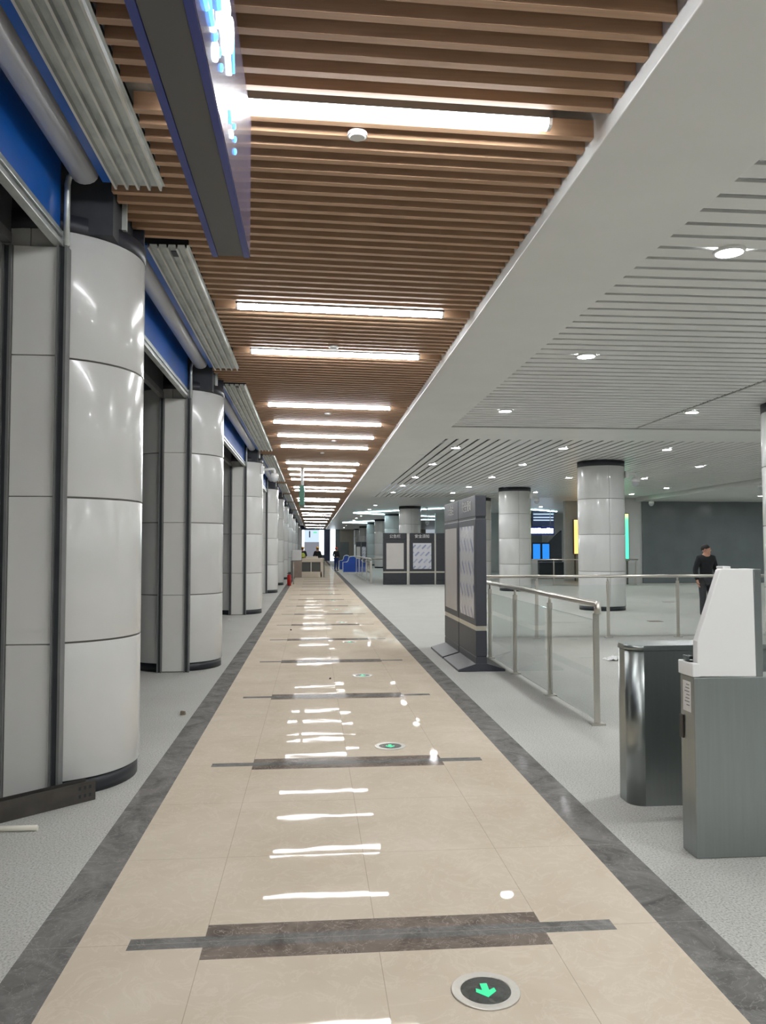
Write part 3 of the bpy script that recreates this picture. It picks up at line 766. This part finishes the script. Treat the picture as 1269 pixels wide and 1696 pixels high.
def rounded(x0, x1, y0, y1, r):
    pts = [(x1, y0), (x1, y1)]
    for k in range(11): t = math.pi / 2 + math.pi / 2 * k / 10; pts.append((x0 + r + r * math.cos(t), y1 - r + r * math.sin(t)))
    for k in range(11): t = math.pi + math.pi / 2 * k / 10; pts.append((x0 + r + r * math.cos(t), y0 + r + r * math.sin(t)))
    return pts
MB().prism(rounded(1.995, 3.4, Y2, Y2 + .27, .09), 'z', 0, Z2 - .035, 0, True).build('cabinet', 'stainless', g2)
MB().prism(rounded(1.990, 3.4, Y2 - .004, Y2 + .274, .093), 'z', Z2 - .032, Z2, 0, True).build('lid', 'stainless', g2)

# ------------------------------------------------------------------ people
def eval_mesh(o):
    dg = bpy.context.evaluated_depsgraph_get(); dg.update()
    me = bpy.data.meshes.new_from_object(o.evaluated_get(dg)); return me
def skin_mesh(nodes, edges, root, grow=0.0, subdiv=2):
    names = list(nodes); idx = {n_: i for i, n_ in enumerate(names)}
    me = bpy.data.meshes.new('tmp'); me.from_pydata([nodes[n_][0] for n_ in names], [(idx[a], idx[b]) for a, b in edges], [])
    o = bpy.data.objects.new('tmp', me); COL.objects.link(o)
    o.modifiers.new('s', 'SKIN').use_smooth_shade = True
    for n_ in names:
        sv = me.skin_vertices[0].data[idx[n_]]; r_ = nodes[n_][1]
        r_ = (r_, r_) if not isinstance(r_, tuple) else r_
        sv.radius = (r_[0] + grow, r_[1] + grow); sv.use_root = (n_ == root)
    ss = o.modifiers.new('u', 'SUBSURF'); ss.levels = subdiv; ss.render_levels = subdiv
    out = eval_mesh(o); bpy.data.objects.remove(o); return out
def fuse(meshes, voxel, name, mat):
    bm = bmesh.new()
    for me in meshes: bm.from_mesh(me)
    me = bpy.data.meshes.new(name); bm.to_mesh(me); bm.free()
    o = bpy.data.objects.new('tmp', me); COL.objects.link(o)
    rm = o.modifiers.new('r', 'REMESH'); rm.mode = 'VOXEL'; rm.voxel_size = voxel; rm.use_smooth_shade = True
    sm_ = o.modifiers.new('c', 'SMOOTH'); sm_.iterations = 2; sm_.factor = .4
    out = eval_mesh(o); bpy.data.objects.remove(o); out.name = name
    out.materials.clear(); out.materials.append(MATS[mat])
    for p_ in out.polygons: p_.use_smooth = True; p_.material_index = 0
    return out
def ball_mesh(*a, **k): return MB().ball(*a, **k).mesh('tmp', 'skin')
def person(label, loc, yaw, scale, head_turn, top, legs, helmet=None, vest=False, arms='down', voxel=.009):
    r = thing('person', label, 'person', loc, None); r.rotation_euler = (0, 0, yaw); r.scale = (scale,) * 3
    N = {'pel': ((0, 0, .93), (.145, .10)), 'waist': ((0, 0, 1.06), (.13, .095)), 'chest': ((0, .005, 1.25), (.15, .105)), 'ucs': ((0, .005, 1.36), (.12, .085)),
         'neck': ((0, .0, 1.45), .055), 'skull': ((0, -.01, 1.54), .06)}
    E = [('pel', 'waist'), ('waist', 'chest'), ('chest', 'ucs'), ('ucs', 'neck'), ('neck', 'skull')]
    for s_, t in ((-1, 'l'), (1, 'r')):
        el = (s_ * .245, .03, 1.11); wr = (s_ * .235, -.05, .875); pm = (s_ * .225, -.07, .80)
        if arms == 'bent': wr = (s_ * .16, -.17, 1.0); pm = (s_ * .12, -.22, 1.0)
        N.update({'sh' + t: ((s_ * .165, .005, 1.375), .062), 'el' + t: (el, .045), 'wr' + t: (wr, .029), 'pm' + t: (pm, (.036, .022)),
                  'hip' + t: ((s_ * .09, 0, .88), .095), 'kn' + t: ((s_ * .095, -.012, .48), .06), 'an' + t: ((s_ * .10, .02, .09), .04), 'to' + t: ((s_ * .115, -.12, .035), .034)})
        E += [('ucs', 'sh' + t), ('sh' + t, 'el' + t), ('el' + t, 'wr' + t), ('wr' + t, 'pm' + t), ('pel', 'hip' + t), ('hip' + t, 'kn' + t), ('kn' + t, 'an' + t), ('an' + t, 'to' + t)]
    parts = [skin_mesh(N, E, 'pel')]
    for s_, t in ((-1, 'l'), (1, 'r')):                      # five separate fingers from the palm
        pm = Vector(N['pm' + t][0]); wr = Vector(N['wr' + t][0]); d_ = (pm - wr).normalized()
        side = Vector((0, -1, 0)) if arms == 'down' else Vector((0, 0, 1))
        side = (side - d_ * side.dot(d_)).normalized(); inn = Vector((-s_, 0, 0)) if arms == 'down' else Vector((0, -1, 0))
        for k, ln in enumerate((.068, .078, .073, .058)):
            b0 = pm + side * (.026 - .0175 * k) + d_ * .005
            pts = {'a': (tuple(b0), .010), 'b': (tuple(b0 + d_ * ln * .55), .0095), 'c': (tuple(b0 + d_ * ln * .95 + inn * ln * .35), .008)}
            parts.append(skin_mesh(pts, [('a', 'b'), ('b', 'c')], 'a', 0, 1))
        b0 = pm + side * .02 - d_ * .04
        parts.append(skin_mesh({'a': (tuple(b0), .012), 'b': (tuple(b0 + side * .03 + d_ * .03), .011), 'c': (tuple(b0 + side * .036 + d_ * .06 + inn * .012), .009)}, [('a', 'b'), ('b', 'c')], 'a', 0, 1))
    hc = Vector((0, -.012, 1.565)); R = Matrix.Rotation(head_turn, 3, 'Z')
    def H(x, y, z): return tuple(hc + R @ Vector((x, y, z)))
    def hb(c, rx, ry, rz):
        me = MB().ball((0, 0, 0), rx, ry, rz, 18, 12).mesh('tmp', 'skin')
        me.transform(Matrix.Translation(Vector(H(*c))) @ R.to_4x4()); return me
    parts += [hb((0, .01, .025), .074, .094, .09), hb((0, -.02, -.03), .06, .07, .085), hb((0, -.092, -.012), .011, .02, .018), hb((0, -.083, .018), .007, .012, .028),
              hb((0, -.06, -.085), .03, .03, .025), hb((-.076, .012, -.005), .009, .02, .032), hb((.076, .012, -.005), .009, .02, .032)]
    body = fuse(parts, voxel, 'body', 'skin'); o = bpy.data.objects.new('body', body); COL.objects.link(o); o.parent = r
    def child(me, nm): q_ = bpy.data.objects.new(nm, me); COL.objects.link(q_); q_.parent = r; return q_
    for s_ in (-1, 1):
        me = MB().ball(H(s_ * .028, -.084, .008), .009, .006, .006, 10, 6).mesh('eye', 'eye'); child(me, 'eye')
    child(MB().ball(H(0, -.088, -.052), .022, .006, .006, 10, 6).mesh('mouth', 'lip'), 'mouth')
    # clothes
    keep = ['pel', 'waist', 'chest', 'ucs', 'shl', 'shr', 'ell', 'elr', 'wrl', 'wrr']
    J = {k: N[k] for k in keep}; J['pel'] = ((0, 0, .86), (.15, .105)); J['ucs'] = (N['ucs'][0], (.125, .09))
    J['col'] = ((0, .0, 1.47), .062)
    je = [e for e in E if e[0] in J and e[1] in J] + [('ucs', 'col')]
    child(fuse([skin_mesh(J, je, 'pel', .016)], voxel, 'jacket', top), 'jacket')
    T = {k: N[k] for k in ('pel', 'hipl', 'hipr', 'knl', 'knr', 'anl', 'anr')}
    te = [e for e in E if e[0] in T and e[1] in T]
    child(fuse([skin_mesh(T, te, 'pel', .014)], voxel, 'trousers', legs), 'trousers')
    for t in 'lr':
        a_, b_ = N['an' + t][0], N['to' + t][0]
        sh = skin_mesh({'h': ((a_[0], a_[1] + .035, .04), .04), 'm': ((a_[0], a_[1] - .04, .045), .045), 't': ((b_[0], b_[1] - .02, .035), .036)}, [('h', 'm'), ('m', 't')], 'h', 0, 2)
        for v_ in sh.vertices: v_.co.z = max(0.0, v_.co.z)
        sh.materials.clear(); sh.materials.append(MATS['shoe']); child(sh, 'shoe')
    me = MB().ball((0, 0, 0), .079, .099, .095, 22, 12, 0, .57).mesh('hair', 'hair')
    me.transform(Matrix.Translation(Vector(H(0, .016, .028))) @ R.to_4x4() @ Matrix.Rotation(-.35, 4, 'X')); child(me, 'hair')
    if helmet:
        mb = MB().ball((0, 0, 0), .105, .125, .11, 24, 10, 0, .5); mb.ring(0, -.012, .09, .135, -.006, .006, n=28)
        mh = mb.mesh('helmet', helmet); mh.transform(Matrix.Translation(Vector(H(0, .01, .05))) @ R.to_4x4()); child(mh, 'helmet')
    if vest:
        V = {'a': ((0, 0, .98), (.155, .115)), 'b': ((0, 0, 1.1), (.155, .12)), 'c': ((0, .005, 1.25), (.165, .125)), 'd': ((0, .005, 1.36), (.14, .105))}
        child(fuse([skin_mesh(V, [('a', 'b'), ('b', 'c'), ('c', 'd')], 'a', .018)], voxel, 'vest', 'hi_vis'), 'vest')
    return r
person('man in a black jacket standing before the dark wall, looking right', (ony(1171, 1000, 17.3).x, 17.3, 0), .0, 1.0, math.radians(55), 'black_cloth', 'grey_cloth')
person('worker in a yellow helmet and hi-vis vest behind the far counter, left one', (ony(501.5, 930, 52).x, 52, 0), math.pi, .98, 0, 'black_cloth', 'grey_cloth', 'yellow_helmet', True, 'bent', .014)
person('worker in a yellow helmet and black jacket behind the far counter', (ony(526, 930, 49).x, 49, 0), math.pi * .9, .98, 0, 'black_cloth', 'grey_cloth', 'yellow_helmet', False, 'bent', .014)
person('worker in a red helmet and blue trousers beside the blue-wrapped gates', (ony(557, 940, 56.5).x, 56.5, 0), 2.6, .96, 0, 'black_cloth', 'blue_cloth', 'red_helmet', False, 'bent', .014)

# ------------------------------------------------------------------ far counter, wrapped gates, extinguisher
yc = 44.0
def cp(px): return ony(px, 940, yc).x
def cz(py): return ony(510, py, yc).z
ct = thing('service_counter', 'beige service counter with dark glass across the far walkway', 'counter', (cp(515), yc + .3, 0))
MB().box(cp(500), cp(537), yc, yc + .6, cz(931), cz(924.5)).build('worktop', 'counter_beige', ct, bevel=.01)
MB().box(cp(500), cp(533), yc, yc + .5, 0, cz(947)).build('lower_panel', 'counter_beige', ct)
MB().box(cp(500), cp(531), yc + .1, yc + .13, cz(947), cz(931)).build('glass_panel', 'dark_glass', ct)
MB().box(cp(514.7), cp(516), yc + .05, yc + .1, cz(947), cz(931)).build('mullion', 'rail_steel', ct)
MB().box(cp(531), cp(535.5), yc, yc + .5, 0, cz(931)).build('end_panel', 'counter_beige', ct)
MB().box(cp(535.6), cp(538), yc, yc + .5, 0, cz(926)).build('side_post', 'steel_dark', ct)
MB().box(cp(486.5), cp(500), yc, yc + .5, 0, cz(929)).build('cabinet', 'counter_brown', ct)
MB().box(cp(481.5), cp(486), yc + .1, yc + .5, 0, cz(929)).build('side_post', 'steel_dark', ct)
tag(MB().box(cp(483), cp(499.5), yc, yc + .5, cz(929) + .002, cz(911)).build('machine_hood', 'white_plastic', bevel=.05, loc=(cp(491), yc + .25, cz(929))), 'pale boxy machine standing on the left end of the far counter', 'machine')
yb_ = 47.5
o = MB().box(ony(506, 930, yb_).x, ony(527, 930, yb_).x, yb_, yb_ + .4, 0, ony(510, 921.5, yb_).z).build('ticket_gate', 'counter_beige', bevel=.04, loc=(ony(516, 930, yb_).x, yb_ + .2, 0))
tag(o, 'pale gate cabinet directly behind the far service counter', 'ticket gate')
tag(MB().box(ony(528, 930, 60).x, ony(537, 930, 60).x, 60, 60.5, 0, ony(530, 919, 60).z).build('crate', 'board_black', bevel=.03, loc=(ony(532, 930, 60).x, 60.2, 0)), 'dark box standing right behind the far counter', 'box')
def blue_gate(label, y0, pxl, pxr, s_=1.0):
    xa, xb = ony(pxl, 940, y0).x, ony(pxr, 940, y0).x; w_ = xb - xa
    prof = [(0, .08), (0, .70), (.28, .72), (.36, .80), (.42, 1.0), (.52, 1.06), (.75, 1.08), (.9, 1.0), (1, .82), (1, .08)]
    r_ = thing('ticket_gate', label, 'ticket gate', ((xa + xb) / 2, y0 + .15, 0), 'blue-wrapped ticket gates')
    MB().prism([(xa + w_ * a_, b_) for a_, b_ in prof], 'y', y0, y0 + .3).build('wrapped_cabinet', 'blue_cover', r_, bevel=.01)
    edge = [(xa + w_ * a_, b_) for a_, b_ in prof[1:8]]
    mb = MB(); mb.tube([(a_, y0 - .005, b_) for a_, b_ in [(xa, .08)] + edge], .022, 8); mb.build('pale_edge', 'white_plastic', r_)
    MB().box(xa + .02, xb - .02, y0 + .02, y0 + .28, 0, .08).build('base', 'rail_steel', r_)
blue_gate('blue-wrapped ticket gate at the far end, nearer of the two', 50.7, 568, 592)
blue_gate('blue-wrapped ticket gate at the far end, behind the nearer one', 57, 562, 580)
# crumpled sheeting
def crumple(label, c, rx, ry, h, mat='paper'):
    random.seed(int(c[1] * 10)); mb = MB(); n_ = 10
    g_ = [[(c[0] + rx * (i / n_ * 2 - 1) * (1 - .2 * random.random()), c[1] + ry * (j_ / n_ * 2 - 1) * (1 - .2 * random.random()),
            h * random.random() * (1 - abs(i / n_ * 2 - 1)) + .004) for j_ in range(n_ + 1)] for i in range(n_ + 1)]
    for i in range(n_):
        for j_ in range(n_): mb.face([g_[i][j_], g_[i + 1][j_], g_[i + 1][j_ + 1], g_[i][j_ + 1]])
    o_ = mb.build('plastic_sheet', mat, loc=(c[0], c[1], 0)); s2 = o_.modifiers.new('t', 'SOLIDIFY'); s2.thickness = .003
    tag(o_, label, 'plastic sheet')
p = onz(589, 948); crumple('crumpled white sheet on the floor by the nearer blue-wrapped gate', (p.x, p.y - 1), .45, .4, .35, 'white_plastic')
p = onz(1018, 1093); crumple('crumpled clear plastic sheet on the floor left of the low grey gate', (p.x, p.y), .14, .14, .09, 'white_plastic')
p = onz(479, 970); ex = thing('fire_extinguisher', 'red fire extinguisher standing by the left columns far down the walkway', 'fire extinguisher', (p.x, p.y, 0))
MB().cyl(p.x, p.y, .085, 0, .42, 24).ball((p.x, p.y, .42), .085, .085, .06).build('cylinder', 'red_paint', ex)
MB().cyl(p.x, p.y, .03, .44, .52, 12).box(p.x - .09, p.x + .05, p.y - .015, p.y + .015, .5, .53).build('valve', 'plinth_black', ex)
MB().tube([(p.x + .03, p.y, .5), (p.x + .11, p.y, .46), (p.x + .12, p.y, .3), (p.x + .10, p.y, .15)], .012, 8).build('hose', 'plinth_black', ex)
p = onz(486, 968); tag(MB().cyl(p.x, p.y, .02, 0, ony(486, 930, p.y).z, 12).build('barrier_pole', 'rail_steel', loc=(p.x, p.y, 0)), 'thin steel pole right of the red fire extinguisher', 'pole')

# ------------------------------------------------------------------ exit hall on the right
def lit_box(label, y0, px0, px1, py0, py1, mat):
    a_, b_ = ony(px0, py0, y0), ony(px1, py1, y0)
    r_ = thing('light_box', label, 'light box', ((a_.x + b_.x) / 2, y0, b_.z), 'advertising light boxes')
    MB().box(a_.x, b_.x, y0, y0 + .15, b_.z, a_.z).build('frame', 'steel_dark', r_)
    for x_ in (a_.x + .05, b_.x - .11): MB().box(x_, x_ + .06, y0 + .04, y0 + .1, 0, b_.z).build('leg', 'steel_dark', r_)
    MB().box(a_.x + .03, b_.x - .03, y0 - .01, y0 - .001, b_.z + .03, a_.z - .03).build('lit_panel', mat, r_)
lit_box('amber lit advertising box left of the second right column', 37.8, 950, 990, 860, 918, 'ad_amber')
lit_box('yellow-green lit advertising box right of the second right column', 34.2, 1005, 1043, 850, 929, 'ad_glow')
a, b = ony(918, 872, 45.8), ony(878, 886, 45.8)
es = thing('exit_sign', 'glowing white and blue sign hanging above the blue screens', 'sign', ((a.x + b.x) / 2 - .3, 46, b.z))
MB().box(b.x - .8, a.x, 45.8, 46.0, b.z, a.z).build('housing', 'sign_blue', es)
x = b.x - .7; random.seed(3)
while x < a.x - .12:
    w_ = .08 + .12 * random.random(); MB().box(x, x + w_, 45.77, 45.799, b.z + .1, a.z - .08 - .06 * random.random()).build('glyph', 'glyph_white', es); x += w_ + .03
for yy in (b.x - .5, a.x - .2): MB().cyl(yy, 45.9, .02, a.z, 3.88, 10).build('hanger', 'rail_steel', es)
for i, (l, r2) in enumerate(((883, 895), (898.5, 910))):
    a, b = ony(l, 901, 49), ony(r2, 927, 49)
    sc_ = thing('display_screen', f'bright blue upright display screen in the exit hall, {"left" if i == 0 else "right"} one', 'screen', ((a.x + b.x) / 2, 49, 0), 'blue display screens')
    MB().box(a.x - .08, b.x + .06, 49, 49.2, 0, a.z + .1).build('casing', 'plinth_black', sc_)
    MB().box(a.x, b.x, 48.985, 48.999, b.z, a.z).build('screen', 'screen_blue', sc_)
a, b = ony(878, 926, 40), ony(891, 944, 40)
tag(MB().box(a.x - .5, b.x, 40, 40.5, 0, a.z).build('service_desk', 'white_plastic', bevel=.02, loc=((a.x + b.x) / 2, 40.2, 0)), 'white desk end beside the third right column', 'desk')
a, b = ony(893, 931, 41), ony(945, 942, 41)
tag(MB().box(a.x, b.x, 41, 41.6, 0, a.z).build('planter_bench', 'post_dark', bevel=.02, loc=((a.x + b.x) / 2, 41.3, 0)), 'dark low cabinet behind the handrail before the blue screens', 'cabinet')
st = thing('staircase', 'dark staircase flank rising to the right behind the blue screens', 'stairs', (14.2, 50.3, 0))
a, b, c_ = ony(896, 901, 50.2), ony(922, 876, 50.2), ony(931, 930, 50.2)
MB().prism([(a.x, 0), (a.x, a.z - .4), (b.x, b.z - .4), (c_.x, b.z - .1), (c_.x, 0)], 'y', 50.2, 50.5).build('flank', 'post_dark', st)
MB().tube([(a.x, 50.2, a.z), (b.x, 50.2, b.z)], .03, 8).build('railing', 'rail_steel', st)
lv = thing('led_reflection', 'bluish glow imitating louvre strips above the glowing sign in the exit hall', 'reflection', (13.8, 48.5, 3.2))
for i, py in enumerate((851.5, 857, 861.5)):
    a, b = ony(884, py - .9, 48.5), ony(917, py + .9, 48.5); MB().box(a.x, b.x, 48.5, 48.56, b.z, a.z).build('strip', 'sky_pale', lv)  # glowing strips stand in for strip lights reflected in glass
a, b = ony(882, 848, 48.6), ony(918, 871, 48.6); MB().box(a.x, b.x, 48.6, 48.7, b.z, 3.87).build('backing', 'frame_navy', lv)
# floor grilles
for i, (px, py, l) in enumerate(((1107, 997, 'rusty brown floor plate on the granite below the standing man, on the left'), (1085, 1029, 'faint floor plate on the granite behind the crossing handrail'))):
    p = onz(px, py); tag(MB().box(p.x - .14, p.x + .14, p.y - .12, p.y + .12, 0, .004).build('floor_plate', 'brown_stone' if i else 'counter_brown', loc=(p.x, p.y, 0)), l, 'floor plate')

# ------------------------------------------------------------------ security cameras
def ptz(label, at, reach, drop=False):
    r_ = thing('security_camera', label, 'camera', at, 'white dome security cameras')
    x, y, z = at
    d_ = 1 if reach > 0 else -1
    MB().tube([(x - reach, y, z + .17), (x - reach * .4, y, z + .20), (x - d_ * .02, y, z + .20), (x, y, z + .17), (x, y, z + .09)], .032, 12).build('arm', 'white_plastic', r_)
    MB().box(x - reach - .04, x - reach + .04, y - .06, y + .06, z + .08, z + .26).build('wall_plate', 'white_plastic', r_)
    MB().cyl(x, y, .105, z - .02, z + .09, 28, 0, .085).build('housing', 'white_plastic', r_)
    MB().ball((x, y, z - .02), .095, .095, .11, 24, 8, .5, 1).build('dome', 'hood', r_)
ptz('white dome camera on an arm, on the third left column', (ony(455, 793, 20.1).x, 20.1, ony(455, 790, 20.1).z), .30)
ptz('white dome camera on the right side of the third right column', (ony(889, 829, 29.2).x, 29.2, ony(889, 829, 29.2).z), .22)
ptz('pale dome camera on the right side of the second right column', (ony(1053, 795, 20.2).x, 20.2, ony(1053, 797, 20.2).z), .25)
for i, (px, py, yy) in enumerate(((1079, 833, 34.0), (1262, 806, 24.0), (708, 866, 44.0))):
    p = ony(px, py, yy)
    r_ = thing('security_camera', ('ceiling dome camera at the left end of the lower soffit', 'ceiling dome camera near the right edge, under the lower soffit', 'white dome camera in the far hall left of the near notice boards')[i], 'camera', p, 'white dome security cameras')
    MB().cyl(p.x, yy, .03, p.z + .08, 3.865 if i == 2 else 3.70, 12).build('stem', 'white_plastic', r_)
    MB().cyl(p.x, yy, .12, p.z - .02, p.z + .09, 28, 0, .1).build('housing', 'white_plastic', r_)
    MB().ball((p.x, yy, p.z - .02), .11, .11, .12, 24, 8, .5, 1).build('dome', 'hood', r_)

# ------------------------------------------------------------------ steel channel, pipe and rubble on the left floor
ea, eb = onz(158, 1324), onz(0, 1364)
d_ = (eb - ea).normalized(); n_ = Vector((-d_.y, d_.x, 0)); n_ = n_ if n_.y > 0 else -n_
L = 2.6; Wc, Hc, T = .078, .125, .006
ch = thing('steel_channel', 'long dark steel channel lying on the floor against the nearest left column', 'steel channel', ea)
def strip(o0, o1, z0, z1, nm, s0=0.0, s1=L):
    pts = [ea + d_ * s0 + n_ * o0, ea + d_ * s1 + n_ * o0, ea + d_ * s1 + n_ * o1, ea + d_ * s0 + n_ * o1]
    return MB().prism([(v_.x, v_.y) for v_ in pts], 'z', z0, z1)
strip(0, T, 0, Hc, '').build('near_flange', 'iron', ch)
strip(Wc - T, Wc, 0, Hc, '', .03).build('far_flange', 'iron', ch)
strip(T, Wc - T, 0, T, '', .02).build('web', 'iron', ch)
sl = MB()
for k in range(3):
    for zz_ in (.03, .08):
        pts = [ea + d_ * (.03 + .035 * k) + n_ * -.001, ea + d_ * (.045 + .035 * k) + n_ * -.001, ea + d_ * (.045 + .035 * k) + n_ * .001, ea + d_ * (.03 + .035 * k) + n_ * .001]
        sl.prism([(v_.x, v_.y) for v_ in pts], 'z', zz_, zz_ + .022)
sl.build('slots', 'plinth_black', ch)
a, b = onz(62, 1376), onz(-60, 1379)
pv = MB().tube([(a.x, a.y, .016), (b.x, b.y, .016)], .016, 16)
tag(pv.build('pvc_pipe', 'pvc', loc=(a.x, a.y, 0)), 'short white pipe lying on the floor in front of the steel channel', 'pipe')
def rubble(label, px, py, s_, mat='brown_stone'):
    p_ = onz(px, py); random.seed(px)
    mb = MB().box(p_.x - s_, p_.x + s_, p_.y - s_ * .8, p_.y + s_ * .8, 0, s_ * 1.6)
    mb.v = [(a_ + s_ * .3 * random.uniform(-1, 1), b_ + s_ * .3 * random.uniform(-1, 1), c2 if c2 == 0 else c2 + s_ * .3 * random.uniform(-1, 1)) for a_, b_, c2 in mb.v]
    tag(mb.build('rubble_piece', mat, loc=(p_.x, p_.y, 0), bevel=.004), label, 'rubble', None)
rubble('small brown chunk on the granite between first and second left columns', 303, 1184, .022)
rubble('tiny pale chunk on the granite in front of the third left column', 380, 1029, .03, 'jamb_white')
rubble('tiny dark crumb on the marble, nearest the far arrow lights', 482, 1044, .015, 'dark_plastic')
rubble('tiny dark crumb on the marble beside the third dark floor bar', 547, 1125, .012, 'dark_plastic')
